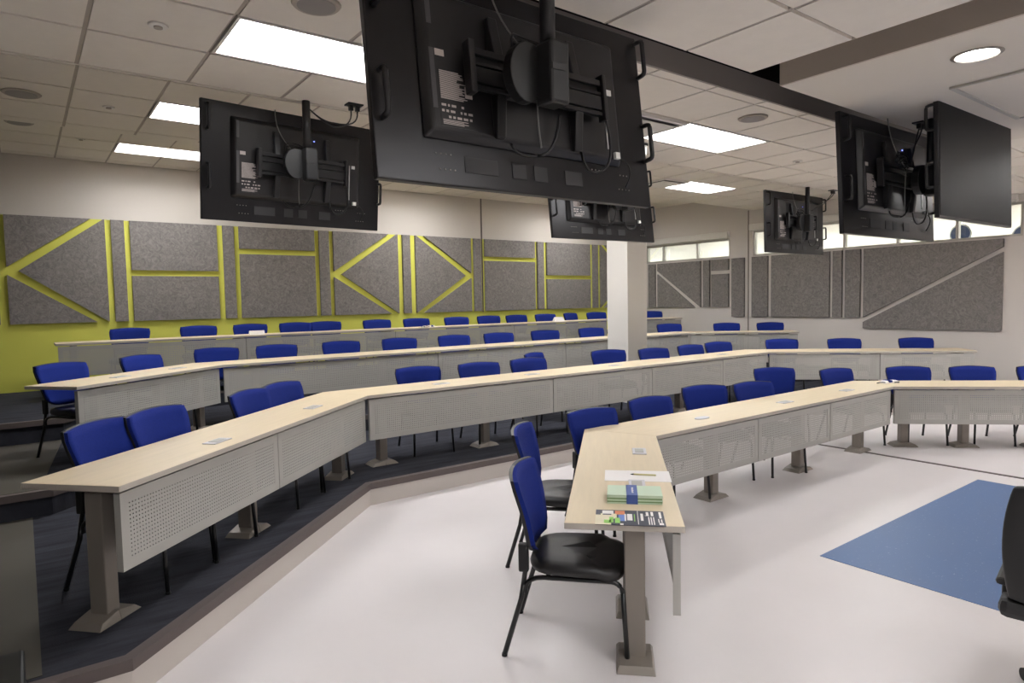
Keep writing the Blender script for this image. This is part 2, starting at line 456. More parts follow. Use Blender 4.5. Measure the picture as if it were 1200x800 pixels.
# corridor seen through the clerestory
wall('wall_corridor', (16.0, 16.15, YB, YW + 4, 0, ZTOP), 'white', 'white corridor wall beyond the clerestory')
bm = bmesh.new(); box(bm, XR + 0.15, 16.0, YB, YW + 4, 3.45, 3.55)
tag(obj('ceiling', bm, 'white'), 'white corridor ceiling beyond the clerestory', 'ceiling', kind='structure')
bm = bmesh.new(); box(bm, XR + 0.15, 16.0, YB, YW + 4, -0.1, 0)
tag(obj('floor', bm, 'floor'), 'corridor floor beyond the clerestory', 'floor', kind='structure')
wall('wall_corridor_end', (XR + 0.15, 16.0, YW + 4, YW + 4.15, 0, ZTOP), 'white', 'end wall of the corridor')
wall('wall_corridor_front', (XR + 0.15, 16.0, YB - 0.15, YB, 0, ZTOP), 'white', 'front end wall of the corridor')
for i, y in enumerate((-1.5, 1.0, 3.5, 6.0, 8.5, 11.0, 13.5)):
    e = tag(empty('corridor_light', (14.1, y, 3.39)), '%s strip light on the corridor ceiling beyond the clerestory' % ('nearest', 'second nearest', 'third nearest', 'middle', 'third farthest', 'second farthest', 'farthest')[i], 'ceiling light', 'corridor strip lights')
    bxo('housing', (-1.2, 1.2, -0.16, 0.16, 0.0, 0.05), 'white', e)
    bxo('diffuser', (-1.18, 1.18, -0.14, 0.14, -0.012, 0.0), 'lamp_corr', e)
for i, (y, z, lab) in enumerate(((4.30, 2.72, 'round blue and silver disc behind the clerestory mullion'), (3.42, 2.62, 'round silver rimmed disc at the right end of the clerestory'))):
    e = tag(empty('round_disc', (XR + 0.55, y, z)), lab, 'disc')
    e.rotation_euler = (0, R(-90), 0)
    bm = bmesh.new(); disc(bm, (0, 0), 0.165, -0.03, 0.0, 24); obj('rim', bm, 'silver', e)
    bm = bmesh.new(); disc(bm, (0, 0), 0.14, 0.0, 0.012, 24); obj('face', bm, 'disc', e)
    bm = bmesh.new(); tube(bm, [(0, 0, -0.03), (0, 0, -0.12), (0.8, 0, -0.12)], 0.02); obj('stem', bm, 'frame', e)

# column between the second and third rows
bm = bmesh.new(); box(bm, 7.14, 7.56, 6.65, 7.07, 0, ZTOP)
tag(obj('column', bm, 'white', bevel=0.004), 'white square column between the second and third desk rows', 'column', kind='structure')

# ------------------------------------------------------------------ ceilings
PT = 0.61
tile_me = None
def tile_mesh():
    global tile_me
    if tile_me is None:
        bm = bmesh.new(); g = 0.012
        box(bm, g, PT - g, g, PT - g, -0.004, 0.012); finish(bm)
        tile_me = bpy.data.meshes.new('ceiling_tile'); bm.to_mesh(tile_me); bm.free(); tile_me.materials.append(MT['tile'])
    return tile_me

def tile_field(x0, x1, y0, y1, xo, yo, z, holes, label, slab_m='grid'):
    """tiles on the grid through (xo, yo); holes = list of (xa, xb, ya, yb) left free for lights"""
    bm = bmesh.new()
    ix0, ix1 = math.floor((x0 - xo) / PT + 1e-6), math.ceil((x1 - xo) / PT - 1e-6)
    iy0, iy1 = math.floor((y0 - yo) / PT + 1e-6), math.ceil((y1 - yo) / PT - 1e-6)
    cells = []
    for i in range(ix0, ix1):
        for j in range(iy0, iy1):
            xa, ya = xo + i * PT, yo + j * PT
            c = (max(xa, x0), min(xa + PT, x1), max(ya, y0), min(ya + PT, y1))
            if c[1] - c[0] < 0.004 or c[3] - c[2] < 0.004: continue
            mx, my = (c[0] + c[1]) / 2, (c[2] + c[3]) / 2
            if any(h[0] < mx < h[1] and h[2] < my < h[3] for h in holes): continue
            cells.append(c)
            box(bm, c[0], c[1], c[2], c[3], z + 0.0125, z + 0.05)
            # tee bars: wide along y, narrow along x
            box(bm, c[0], c[0] + 0.011, c[2], c[3], z + 0.001, z + 0.0125); box(bm, c[1] - 0.011, c[1], c[2], c[3], z + 0.001, z + 0.0125)
    ce = tag(obj('ceiling', bm, slab_m), label, 'ceiling', kind='structure')
    me = tile_mesh()
    for c in cells:
        if c[1] - c[0] < 0.05 or c[3] - c[2] < 0.05: continue
        o = bpy.data.objects.new('ceiling_tile', me); COL.objects.link(o); o.parent = ce
        o.location = (c[0], c[2], z); o.scale = ((c[1] - c[0]) / PT, (c[3] - c[2]) / PT, 1)
    return ce

def troffer(x0, y0, z, label, m='lamp1', w=2 * PT, d=PT):
    e = tag(empty('ceiling_light', (x0, y0, z)), label, 'ceiling light', 'recessed troffers')
    g = 0.012
    bm = bmesh.new(); fz0, fz1 = -0.004, 0.012
    box(bm, g, w - g, g, 0.03, fz0, fz1); box(bm, g, w - g, d - 0.03, d - g, fz0, fz1)
    box(bm, g, 0.03, 0.03, d - 0.03, fz0, fz1); box(bm, w - 0.03, w - g, 0.03, d - 0.03, fz0, fz1)
    obj('frame', bm, 'white', e)
    bm = bmesh.new(); hz = 0.17
    box(bm, 0.012, 0.028, 0.012, d - 0.012, fz1, hz); box(bm, w - 0.028, w - 0.012, 0.012, d - 0.012, fz1, hz)
    box(bm, 0.028, w - 0.028, 0.012, 0.028, fz1, hz); box(bm, 0.028, w - 0.028, d - 0.028, d - 0.012, fz1, hz)
    box(bm, 0.012, w - 0.012, 0.012, d - 0.012, hz, hz + 0.02)
    obj('housing', bm, 'white', e)
    bxo('diffuser', (0.03, w - 0.03, 0.03, d - 0.03, hz - 0.03, hz - 0.022), m, e)
    return e

def H4(x0, y0): return (x0, x0 + 2 * PT, y0, y0 + PT)
L1 = [(0.96, 3.585), (4.62, 3.585), (8.28, 3.585)]
L2 = [(1.04, 6.42), (4.70, 6.42), (8.36 + 0.25, 6.42)]
L3 = [(1.11, 9.85), (5.20, 9.85), (9.3, 9.85)]
XO1, XO2, XO3 = 0.35, 0.43, 0.50
# snap the lights to their grids
snap = lambda v, o: o + round((v - o) / PT) * PT
YO1, YO2, YO3 = 3.57, YS1 + 0.4, YS2 + 0.2
L1 = [(snap(x, XO1), snap(y, YO1)) for x, y in L1]
L2 = [(snap(x, XO2), snap(y, YO2)) for x, y in L2]
L3 = [(snap(x, XO3), snap(y, YO3)) for x, y in L3]
tile_field(XL, XR, YS0, YS1, XO1, YO1, Z1, [H4(*p) for p in L1], 'lowest tiled ceiling strip with three recessed lights')
LR = [(XO1 + 14 * PT, YO1 - 5 * PT), (XO1 + 14 * PT, YO1 - 9 * PT)]  # two added lamps out of view, brightening the right wall and floor
for p, nm in zip(LR, ('front', 'rear')):
    troffer(p[0], p[1], Z1, '%s recessed light panel added out of view to brighten the right side' % nm, 'lamp2')
tile_field(7.80, XR, YB, YS0 - 0.02, XO1, YO1, Z1, [H4(*p) for p in LR], 'tiled ceiling at the far right front')
tile_field(XL, XR, YS1, YS2, XO2, YO2, Z2, [H4(*p) for p in L2], 'middle tiled ceiling strip')
tile_field(XL, XR, YS2, YW, XO3, YO3, Z3, [H4(*p) for p in L3], 'highest tiled ceiling strip in front of the lime wall')
for L, z, nm, lm in ((L1, Z1, 'lowest tiled ceiling', 'lamp1'), (L2, Z2, 'middle tiled ceiling', 'lamp2'), (L3, Z3, 'highest tiled ceiling by the lime wall', 'lamp3')):
    for p, s in zip(L, ('left', 'middle', 'right')):
        troffer(p[0], p[1], z, '%s recessed white light panel in the %s' % (s, nm), lm)
# step faces between the levels and fascias
def fas(name, dims, m, label):
    bm = bmesh.new(); box(bm, *dims); return tag(obj(name, bm, m), label, 'trim', kind='structure')
fas('trim_6', (XL, XR, YS1 - 0.02, YS1, Z1, Z2 + 0.02), 'tile', 'step face between the lowest and middle ceiling')
fas('trim_7', (XL, XR, YS2 - 0.02, YS2, Z2, Z3 + 0.02), 'tile', 'step face between the middle and highest ceiling')
fas('trim_8', (XL, 7.80, YS0 - 0.02, YS0, Z1 - 0.004, ZF), 'fascia', 'grey ceiling fascia behind the hanging raft')
fas('trim_9', (7.78, 7.80, YB, YS0 - 0.02, Z1 - 0.004, ZF), 'fascia', 'grey ceiling fascia at the right of the plaster soffit')
bm = bmesh.new(); box(bm, 3.90, 6.95, YB, 2.315, ZS, ZS + 0.04)
tag(obj('ceiling', bm, 'gyp'), 'beige plaster soffit over the front of the room', 'ceiling', kind='structure')
fas('trim_10', (3.88, 3.90, YB, 2.315, ZS, ZTOP - 0.3), 'band', 'taupe upstand along the left edge of the plaster soffit')
bm = bmesh.new(); box(bm, XL, XR, YB, YS0 + 0.4, ZTOP - 0.3, ZTOP - 0.25); box(bm, XL, XR, YS0 + 0.38, YS0 + 0.4, ZF, ZTOP - 0.3)
tag(obj('ceiling', bm, 'black'), 'black plenum above the hanging raft', 'ceiling', kind='structure')
bm = bmesh.new(); box(bm, XL - 0.15, 16.15, YB - 0.15, YW + 4.15, ZTOP, ZTOP + 0.1)
tag(obj('ceiling', bm, 'black'), 'roof slab above the suspended ceilings', 'ceiling', kind='structure')
# the hanging raft
PX1, PY1 = 3.54, 2.30
LP = [(PX1 - 4 * PT, PY1 - 4 * PT), (PX1 - 4 * PT, PY1 - 7 * PT), (PX1 - 7 * PT, PY1 - 4 * PT), (PX1 - 7 * PT, PY1 - 7 * PT)]
LP = [(PX1 - 3 * PT, PY1 - 4 * PT), (PX1 - 3 * PT, PY1 - 7 * PT), (PX1 - 7 * PT, PY1 - 5 * PT), (PX1 - 7 * PT, PY1 - 7 * PT)]
tile_field(XL + 0.1, PX1, YB + 0.1, PY1, PX1, PY1, ZP, [H4(*p) for p in LP], 'hanging raft of white ceiling tiles at the front')
for i, p in enumerate(LP):
    troffer(p[0], p[1], ZP, '%s recessed light panel in the hanging raft overhead' % ('front right', 'rear right', 'front left', 'rear left')[i], 'lamp_front')
# downlight and flush panel in the soffit
def downlight(x, y, label):
    e = tag(empty('downlight', (x, y, ZS)), label, 'ceiling light')
    bm = bmesh.new()
    n = 28
    r0 = [bm.verts.new((0.125*math.cos(2*math.pi*k/n), 0.125*math.sin(2*math.pi*k/n), -0.006)) for k in range(n)]
    r1 = [bm.verts.new((0.105*math.cos(2*math.pi*k/n), 0.105*math.sin(2*math.pi*k/n), -0.012)) for k in range(n)]
    r2 = [bm.verts.new((0.098*math.cos(2*math.pi*k/n), 0.098*math.sin(2*math.pi*k/n), -0.001)) for k in range(n)]
    for k in range(n):
        j = (k + 1) % n
        bm.faces.new((r0[k], r0[j], r1[j], r1[k])); bm.faces.new((r1[k], r1[j], r2[j], r2[k]))
    obj('trim_ring', bm, 'leg', e)
    bm = bmesh.new(); disc(bm, (0, 0), 0.098, -0.004, -0.001, 28); obj('lens', bm, 'can', e)
downlight(4.30, 1.39, 'round recessed downlight in the plaster soffit at upper right')
downlight(4.30, -0.6, 'round recessed downlight in the plaster soffit behind the camera')
e = tag(empty('access_panel', (4.83, 0.22, ZS - 0.002)), 'flush rectangular ceiling panel with a thin rim beside the downlight', 'panel')
bxo('door', (0.02, 1.25, 0.02, 1.46, -0.006, 0.0), 'gyp', e)
bm = bmesh.new()
for d in ((0, 1.27, 1.46, 1.49), (0, 1.27, -0.01, 0.02), (0, 0.02, 0.02, 1.46), (1.25, 1.27, 0.02, 1.46)): box(bm, d[0], d[1], d[2], d[3], -0.014, 0)
obj('rim', bm, 'frame', e)

def round_fit(name, x, y, z, r, m, label, cat, group=None):
    e = tag(empty(name, (x, y, z)), label, cat, group)
    bm = bmesh.new(); disc(bm, (0, 0), r * 0.92, -0.014, -0.004, 24, r); obj('bezel', bm, m, e)
    bm = bmesh.new(); disc(bm, (0, 0), r * 0.78, -0.017, -0.014, 24); obj('grille', bm, 'spk', e)
    return e
round_fit('ceiling_speaker', 1.245, 3.21, Z1 - 0.004, 0.12, 'grid', 'round ceiling speaker above the near left light panel', 'speaker')
round_fit('ceiling_speaker', 0.10, 6.80, Z2 - 0.004, 0.14, 'grid', 'round ceiling speaker near the left edge in the middle ceiling', 'speaker')
round_fit('ceiling_speaker', 0.10, 9.37, Z3 - 0.004, 0.14, 'grid', 'round ceiling speaker near the left edge in the highest ceiling', 'speaker')
round_fit('ceiling_speaker', 4.93, 3.18, Z1 - 0.004, 0.12, 'grid', 'round ceiling speaker behind the grey fascia at centre right', 'speaker')
round_fit('ceiling_speaker', 7.2, 7.3, Z2 - 0.004, 0.14, 'grid', 'round ceiling speaker near the column head', 'speaker')
for x, y, z, lab in ((0.655, 3.91, Z1, 'white sprinkler cover plate left of the near light panel'), (0.72, 6.85, Z2, 'white sprinkler cover plate left of the middle light panel'),
                     (0.72, 9.9, Z3, 'white sprinkler cover plate left of the farthest light panel'), (6.9, 3.9, Z1, 'small white sprinkler cover plate on the ceiling right of centre')):
    e = tag(empty('sprinkler_cover', (x, y, z - 0.004)), lab, 'sprinkler')
    bm = bmesh.new(); disc(bm, (0, 0), 0.045, -0.012, -0.004, 16, 0.05); obj('plate', bm, 'white', e)
    bm = bmesh.new(); disc(bm, (0, 0), 0.022, -0.02, -0.012, 12); obj('pin', bm, 'grid', e)
def diffuser(x, y, z, label):
    e = tag(empty('air_diffuser', (x, y, z)), label, 'vent')
    bm = bmesh.new(); box(bm, 0.02, 0.59, 0.02, 0.05, -0.02, 0.004); box(bm, 0.02, 0.59, 0.56, 0.59, -0.02, 0.004)
    box(bm, 0.02, 0.05, 0.05, 0.56, -0.02, 0.004); box(bm, 0.56, 0.59, 0.05, 0.56, -0.02, 0.004); obj('frame', bm, 'white', e)
    bxo('plaque', (0.09, 0.52, 0.09, 0.52, -0.03, -0.022), 'white', e, 0.004)
    bxo('throat', (0.05, 0.56, 0.05, 0.56, -0.01, 0.0), 'vent', e)
diffuser(L1[1][0] - PT, L1[1][1], Z1 - 0.005, 'square white air diffuser beside the near right light panel')
diffuser(L2[2][0] - PT, L2[2][1], Z2 - 0.005, 'square white air diffuser beside the far right light panel')

# ------------------------------------------------------------------ chairs
def make_chair():
    t = empty('stacking_chair')
    # seat pad
    bm = bmesh.new(); n = 28
    def ring(sx, sy, z, cy=-0.03):
        out = []
        for k in range(n):
            a = 2 * math.pi * k / n; c, s = math.cos(a), math.sin(a); p = 0.55
            x = abs(c) ** p * (1 if c >= 0 else -1) * sx; y = abs(s) ** p * (1 if s >= 0 else -1) * sy
            out.append(bm.verts.new((x * (1 - 0.05 * (y / sy)), y + cy, z - (0.018 if y < -0.6 * sy else 0))))
        return out
    rs = [ring(0.19, 0.19, 0.392), ring(0.228, 0.222, 0.402), ring(0.236, 0.23, 0.425), ring(0.228, 0.222, 0.446), ring(0.19, 0.185, 0.459), ring(0.09, 0.09, 0.455)]
    bm.faces.new(list(reversed(rs[0]))); bm.faces.new(rs[-1])
    for a, b in zip(rs, rs[1:]):
        for k in range(n): bm.faces.new((a[k], a[(k+1) % n], b[(k+1) % n], b[k])).smooth = True
    obj('seat', bm, 'vinyl', t)
    # backrest and shell
    def back(name, m, y_off, grow, th):
        bm = bmesh.new(); nu, nv = 12, 8
        fr, bk = [], []
        for j in range(nv + 1):
            v = j / nv
            hw = 0.180 + 0.070 * min(1, v * 1.25) ** 0.7
            if v < 0.12: hw *= 0.80 + 0.2 * (v / 0.12) ** 0.5
            if v > 0.93: hw *= 1 - 0.04 * (v - 0.93) / 0.07
            hw += grow
            rf, rb = [], []
            for i in range(nu + 1):
                u = -1 + 2 * i / nu
                z = 0.468 + 0.382 * v + grow * (2 * v - 1)
                if v > 0.5: z -= 0.016 * u * u * (v - 0.5) * 2
                if v < 0.3: z += 0.022 * u * u * (0.3 - v) / 0.3
                y = 0.185 + 0.075 * v + 0.012 * math.sin(v * math.pi) * -1 - 0.038 * u * u + y_off
                rf.append(bm.verts.new((u * hw, y, z))); rb.append(bm.verts.new((u * hw, y + th, z)))
            fr.append(rf); bk.append(rb)
        for j in range(nv):
            for i in range(nu):
                bm.faces.new((fr[j][i], fr[j][i+1], fr[j+1][i+1], fr[j+1][i])).smooth = True
                bm.faces.new((bk[j][i+1], bk[j][i], bk[j+1][i], bk[j+1][i+1])).smooth = True
        for i in range(nu):
            bm.faces.new((fr[0][i+1], fr[0][i], bk[0][i], bk[0][i+1])); bm.faces.new((fr[nv][i], fr[nv][i+1], bk[nv][i+1], bk[nv][i]))
        for j in range(nv):
            bm.faces.new((fr[j][0], fr[j+1][0], bk[j+1][0], bk[j][0])); bm.faces.new((fr[j+1][nu], fr[j][nu], bk[j][nu], bk[j+1][nu]))
        return obj(name, bm, m, t)
    back('backrest', 'blue', 0.0, 0.0, 0.026)
    back('back_shell', 'plastic', 0.02, 0.005, 0.016)
    # side frames, legs
    for s in (-1, 1):
        x0, x1 = 0.198 * s, 0.21 * s
        bm = bmesh.new()
        tube(bm, [(x0, 0.20, 0.30)] + arc((x0, 0.205, 0.33), (x0, 0.19, 0.378), (x0, 0.12, 0.38), 4) + [(x0, -0.15, 0.38)] + arc((x0, -0.19, 0.38), (x0, -0.235, 0.378), (x0, -0.243, 0.33), 5), 0.0115)
        tube(bm, [(x0, 0.215, 0.33), (x0 * 0.97, 0.20, 0.44), (x0 * 0.95, 0.222, 0.52)], 0.012)
        obj('side_rail', bm, 'tube', t)
        bm = bmesh.new(); tube(bm, [(x0, -0.243, 0.335), (x1, -0.262, 0.01)], 0.0115); tube(bm, [(x1, -0.262, 0.012), (x1, -0.262, 0.0)], 0.014); obj('leg', bm, 'tube', t)
        bm = bmesh.new(); tube(bm, [(x0, 0.212, 0.345), (x0, 0.225, 0.27), (x1 * 1.02, 0.305, 0.01)], 0.0125); tube(bm, [(x1 * 1.02, 0.305, 0.012), (x1 * 1.02, 0.306, 0.0)], 0.0145); obj('leg', bm, 'tube', t)
        bm = bmesh.new(); v, f = box(bm, x0 * 0.95 - 0.016, x0 * 0.95 + 0.016, 0.188, 0.235, 0.40, 0.535); obj('back_bracket', bm, 'plastic', t, 0.008)
    bm = bmesh.new(); tube(bm, [(-0.198, 0.10, 0.38), (0.198, 0.10, 0.38)], 0.010); tube(bm, [(-0.198, -0.14, 0.38), (0.198, -0.14, 0.38)], 0.010)
    obj('cross_bar', bm, 'tube', t)
    return t

chair0 = make_chair(); chair_used = [False]
def chair(x, y, z, deg, label, group, s=1.0):
    if not chair_used[0]: c = chair0; chair_used[0] = True
    else: c = dup(chair0)
    c.location = (x, y, z); c.rotation_euler = (0, 0, R(deg)); c.scale = (s, s, s)
    tag(c, label, 'chair', group)
    return c
def chair_bt(bx, by, z, deg, *a, s=1.0):
    """place by the middle of the top of its back"""
    th = R(deg); d = 0.265 * s
    return chair(bx + d * math.sin(th), by - d * math.cos(th), z, deg, *a, s=s)

GA, GB, GC, GD = 'chairs along the front desk row', 'chairs along the second desk row', 'chairs along the third desk row', 'chairs along the back desk row'
BL = 'blue-backed chair '
chair(2.178, 2.415, 0, 42, BL + 'with its whole seat in view at the near end of the front desk', GA, 1.04)
chair(2.82, 3.25, 0, 41, BL + 'second from the near end on the front desk left wing', GA, 1.04)
A = [(3.62, 3.80, -4, 'at the bend of the front desk behind the power port'), (4.43, 3.90, -5, 'second of the front desk middle run, right of the bend'),
     (5.42, 4.05, -20, 'third of the front desk middle run'), (5.98, 3.87, -15, 'fourth of the front desk middle run, half covered by a taller looking one'),
     (7.38, 4.47, -36, 'pulled out behind the front desk, looking tallest'), (7.76, 3.91, -15, 'turned aside at the right bend of the front desk'),
     (8.53, 3.41, -44, 'behind the blue and white pouch on the front desk right wing'), (9.03, 2.91, -45, 'second on the front desk right wing'),
     (9.56, 2.39, -46, 'cut by the right edge of the picture on the front desk')]
for x, y, d, l in A: chair_bt(x, y, 0, d, BL + l, GA)
B = [(0.31, 4.40, 46, 'leftmost on the second desk row, near its free end', 1.05), (0.64, 4.70, 44, 'second from the left on the second desk row', 1.05),
     (1.40, 5.40, 42, 'third from the left on the second desk row', 1.02), (1.76, 5.73, 36, 'fourth from the left on the second desk row, at the wing end', 1.02),
     (3.40, 6.24, -12, 'first of the second row middle run, right of the bend', 1), (4.13, 6.15, -12, 'second of the second row middle run', 1),
     (4.84, 6.15, -6, 'in front of a turned one on the second desk row', 1), (5.40, 6.75, 24, 'turned aside behind the others with only its back corner showing', 1),
     (6.39, 6.33, -22, 'left of the white column on the second desk row', 1), (7.0, 6.07, -12, 'in front of the white column on the second desk row', 1),
     (7.84, 6.1, -6, 'right of the white column on the second desk row', 1), (8.60, 6.16, -14, 'before the right bend of the second desk row', 1),
     (9.79, 5.79, -45, 'just past the right bend of the second desk row', 1), (10.44, 5.11, -45, 'middle of the second row right wing', 1),
     (11.18, 4.36, -46, 'rightmost on the second desk row, under the slanted grey board', 1)]
for x, y, d, l, s in B: chair_bt(x, y, T1, d, BL + l, GB, s=s)
chair_bt(0.26, 7.41, T2, 35, BL + 'at the free left end of the third desk row, legs in view', GC)
chair_bt(0.98, 7.9, T2, 35, BL + 'second from the left on the third desk row', GC)
YC = 8.50
for x, l in ((1.89, 'third from the left on the third desk row'), (2.61, 'fourth from the left on the third desk row'), (3.47, 'fifth from the left on the third desk row'),
             (4.35, 'sixth from the left on the third desk row'), (5.27, 'seventh from the left on the third desk row'), (6.11, 'eighth from the left on the third desk row'),
             (7.08, 'ninth from the left on the third desk row'), (8.15, 'tenth on the third desk row, just left of the white column')):
    chair_bt(x, YC, T2, random.uniform(-22, -12), BL + l, GC)
for x, y, d, l in ((10.2, 8.42, -30, 'just right of the white column on the third desk row'), (11.0, 7.66, -44, 'second from the right on the third desk row'), (11.58, 7.09, -44, 'rightmost on the third desk row, by the grey boards')):
    chair_bt(x, y, T2, d, BL + l, GC)
YD = 10.72
Dn = ('leftmost', 'second', 'third, behind a white paper', 'fourth, touching its right neighbour', 'fifth, touching its left neighbour', 'sixth', 'seventh, behind the keys', 'eighth',
      'ninth, pushed back to the lime wall', 'tenth', 'eleventh, behind a folded white paper', 'twelfth, turned aside', 'thirteenth, just left of the white column')
for i, (x, dy, d) in enumerate(((1.24, 0, 2), (2.14, 0, 3), (2.89, 0, 1), (3.60, 0, 2), (4.12, 0, -2), (5.05, 0, 3), (5.84, 0, 2), (6.71, 0, 4), (7.55, .12, 3), (8.16, 0, 8), (8.94, 0, 4), (9.75, .12, 28), (10.45, 0, 0))):
    chair_bt(x, YD + dy, T3, d - 14, BL + Dn[i] + ' on the back row', GD)
chair_bt(11.45, 9.95, T3, -28, BL + 'alone on the back row right of the white column', GD)

# ------------------------------------------------------------------ desks
def desk(i0, i1, o1, o0, zf, seams, legs, label, group, ports=(), ends=(True, True)):
    """i0,i1: inner (front) edge left to right, o1,o0: outer edge right to left. zf: floor height. seams: fractions along the front edge."""
    I0, I1 = Vector(i0), Vector(i1)
    ang = math.atan2((I1 - I0).y, (I1 - I0).x)
    t = tag(empty('desk', (i0[0], i0[1], zf), ang), label, 'desk', group)
    rotm = Matrix.Rotation(-ang, 2)
    loc = lambda p: tuple(rotm @ (Vector(p) - I0))
    poly = [loc(i0), loc(i1), loc(o1), loc(o0)]
    L = (I1 - I0).length
    zt = 0.705
    bm = bmesh.new(); prism(bm, poly, zt - 0.03, zt, 1, 0)
    obj('tabletop', bm, ['wood', 'edge'], t, 0.003)
    # front modesty panels
    zb, ztp = 0.285, zt - 0.042
    cuts = [0.0] + list(seams) + [1.0]
    for a, b in zip(cuts, cuts[1:]):
        xa, xb = a * L + (0.022 if a == 0 else 0.005), b * L - (0.022 if b == 1 else 0.005)
        bm = bmesh.new(); m = 0.05
        y0, y1 = 0.018, 0.022
        box(bm, xa, xb, y0, y1, ztp - 0.05, ztp); box(bm, xa, xb, y0, y1, zb, zb + m)
        box(bm, xa, xa + m, y0, y1, zb + m, ztp - 0.05); box(bm, xb - m, xb, y0, y1, zb + m, ztp - 0.05)
        box(bm, xa, xa + 0.004, y1, y1 + 0.03, zb, ztp); box(bm, xb - 0.004, xb, y1, y1 + 0.03, zb, ztp)
        box(bm, xa, xb, y1, y1 + 0.03, ztp - 0.004, ztp)
        p = obj('modesty_panel', bm, 'steel', t)
        bm = bmesh.new(); uvl = bm.loops.layers.uv.new('UVMap')
        q = [(xa + m, zb + m), (xb - m, zb + m), (xb - m, ztp - 0.05), (xa + m, ztp - 0.05)]
        f = bm.faces.new([bm.verts.new((u, 0.02, v)) for u, v in q])
        nu = max(1, round((q[1][0] - q[0][0]) / 0.02)) * 0.02; nv = max(1, round((q[2][1] - q[0][1]) / 0.02)) * 0.02
        for l_, uv in zip(f.loops, ((0, 0), (nu, 0), (nu, nv), (0, nv))): l_[uvl].uv = uv
        obj('perforated_sheet', bm, 'perf', p)
    # legs with two-piece foot
    for lx in legs:
        x = lx * L if lx <= 1 else lx
        y = 0.22
        bm = bmesh.new(); box(bm, x - 0.04, x + 0.04, y - 0.048, y + 0.048, 0.03, zt - 0.06)
        lg = obj('leg', bm, 'leg', t, 0.006)
        for sx in (-1, 1):
            bm = bmesh.new()
            x0, x1 = (x - 0.135, x - 0.001) if sx < 0 else (x + 0.001, x + 0.135)
            v, f = box(bm, x0, x1, y - 0.09, y + 0.09, 0.0, 0.05)
            for vv in v[4:]:
                if (vv.co.x - x) * sx > 0.05: vv.co.x -= sx * 0.03; vv.co.z = 0.028
                vv.co.y = y + (vv.co.y - y) * 0.86
            obj('base_plate', bm, 'leg', lg, 0.003)
        bm = bmesh.new(); box(bm, x - 0.03, x + 0.03, 0.06, 0.46, zt - 0.062, zt - 0.031); obj('support_arm', bm, 'leg', t, 0.004)
    for px, py, kind in ports:
        c = loc((px, py)); bm = bmesh.new()
        if kind == 'o':
            disc(bm, (0, 0), 0.055, 0, 0.006, 20)
            o = obj('power_port', bm, 'port', t, loc=(c[0], c[1], zt)); o.scale = (1.5, 0.8, 1)
        else:
            box(bm, -0.085, 0.085, -0.045, 0.045, 0, 0.006); o = obj('power_port', bm, 'port', t, 0.002, loc=(c[0], c[1], zt))
            bxo('port_lid', (-0.05, 0.05, -0.028, 0.028, 0.006, 0.009), 'steel', o, 0.002)
    return t

def row(name, pts, depth, zf, seg_seams, seg_legs, seg_ports, labels, group):
    """pts: inner edge polyline"""
    P = [Vector(p) for p in pts]; n = len(P)
    nrm = []
    for i in range(n - 1):
        d = (P[i+1] - P[i]).normalized(); nrm.append(Vector((-d.y, d.x)))
    O = []
    for i in range(n):
        ns = [nrm[k] for k in (i - 1, i) if 0 <= k < n - 1]
        m = sum(ns, Vector((0, 0))).normalized()
        O.append(P[i] + m * depth / max(0.3, m.dot(ns[0])))
    for i in range(n - 1):
        desk(P[i], P[i+1], O[i+1], O[i], zf, seg_seams[i], seg_legs[i], labels[i], group, seg_ports[i])

row('A', [(2.318, 1.825), (3.73, 3.20), (7.67, 3.20), (9.07, 1.80)], 0.54, 0.0,
    [[], [0.345, 0.66], []], [[0.07, 0.34], [0.245, 0.6, 0.915], [0.10, 0.42, 0.8]],
    [[(3.256, 2.94, 's'), (2.655, 2.415, 's')], [(4.57, 3.42, 'o'), (5.84, 3.41, 's'), (7.03, 3.40, 's')], []],
    ['left wing of the front desk row, carrying papers and a flyer', 'middle run of the front desk row on the white floor', 'right wing of the front desk row, cut by the picture edge'], 'front desk row')
row('B', [(0.325, 3.506), (2.48, 5.50), (8.95, 5.50), (10.95, 3.45)], 0.54, T1,
    [[0.485], [0.345, 0.60, 0.83], [0.55]], [[0.04, 0.46, 0.94], [0.035, 0.22, 0.47, 0.72, 0.96], [0.08, 0.55, 0.94]],
    [[(0.93, 4.28, 's'), (1.86, 5.18, 's')], [(3.41, 5.76, 's'), (4.60, 5.75, 's'), (5.95, 5.76, 's'), (8.15, 5.74, 's')], []],
    ['left wing of the second desk row, nearest the picture edge', 'long middle run of the second desk row', 'right wing of the second desk row by the wall'], 'second desk row')
row('C', [(0.343, 6.483), (1.75, 7.68), (9.9, 7.68), (11.25, 6.30)], 0.54, T2,
    [[], [0.34, 0.625, 0.81], []], [[0.22, 0.62, 0.93], [0.05, 0.25, 0.5, 0.75, 0.95], [0.1, 0.5, 0.9]],
    [[(0.72, 7.1, 's'), (1.3, 7.62, 's')], [], []],
    ['left wing of the third desk row near the aisle', 'long middle run of the third desk row behind the white column', 'right wing of the third desk row'], 'third desk row')
row('D', [(0.33, 9.88), (10.0, 9.88), (11.55, 9.15)], 0.54, T3,
    [[0.235, 0.483, 0.742], []], [[0.02, 0.23, 0.48, 0.74, 0.98], [0.1, 0.9]], [[], []],
    ['long straight run of the back desk row under the lime wall', 'right end of the back desk row beyond the white column'], 'back desk row')

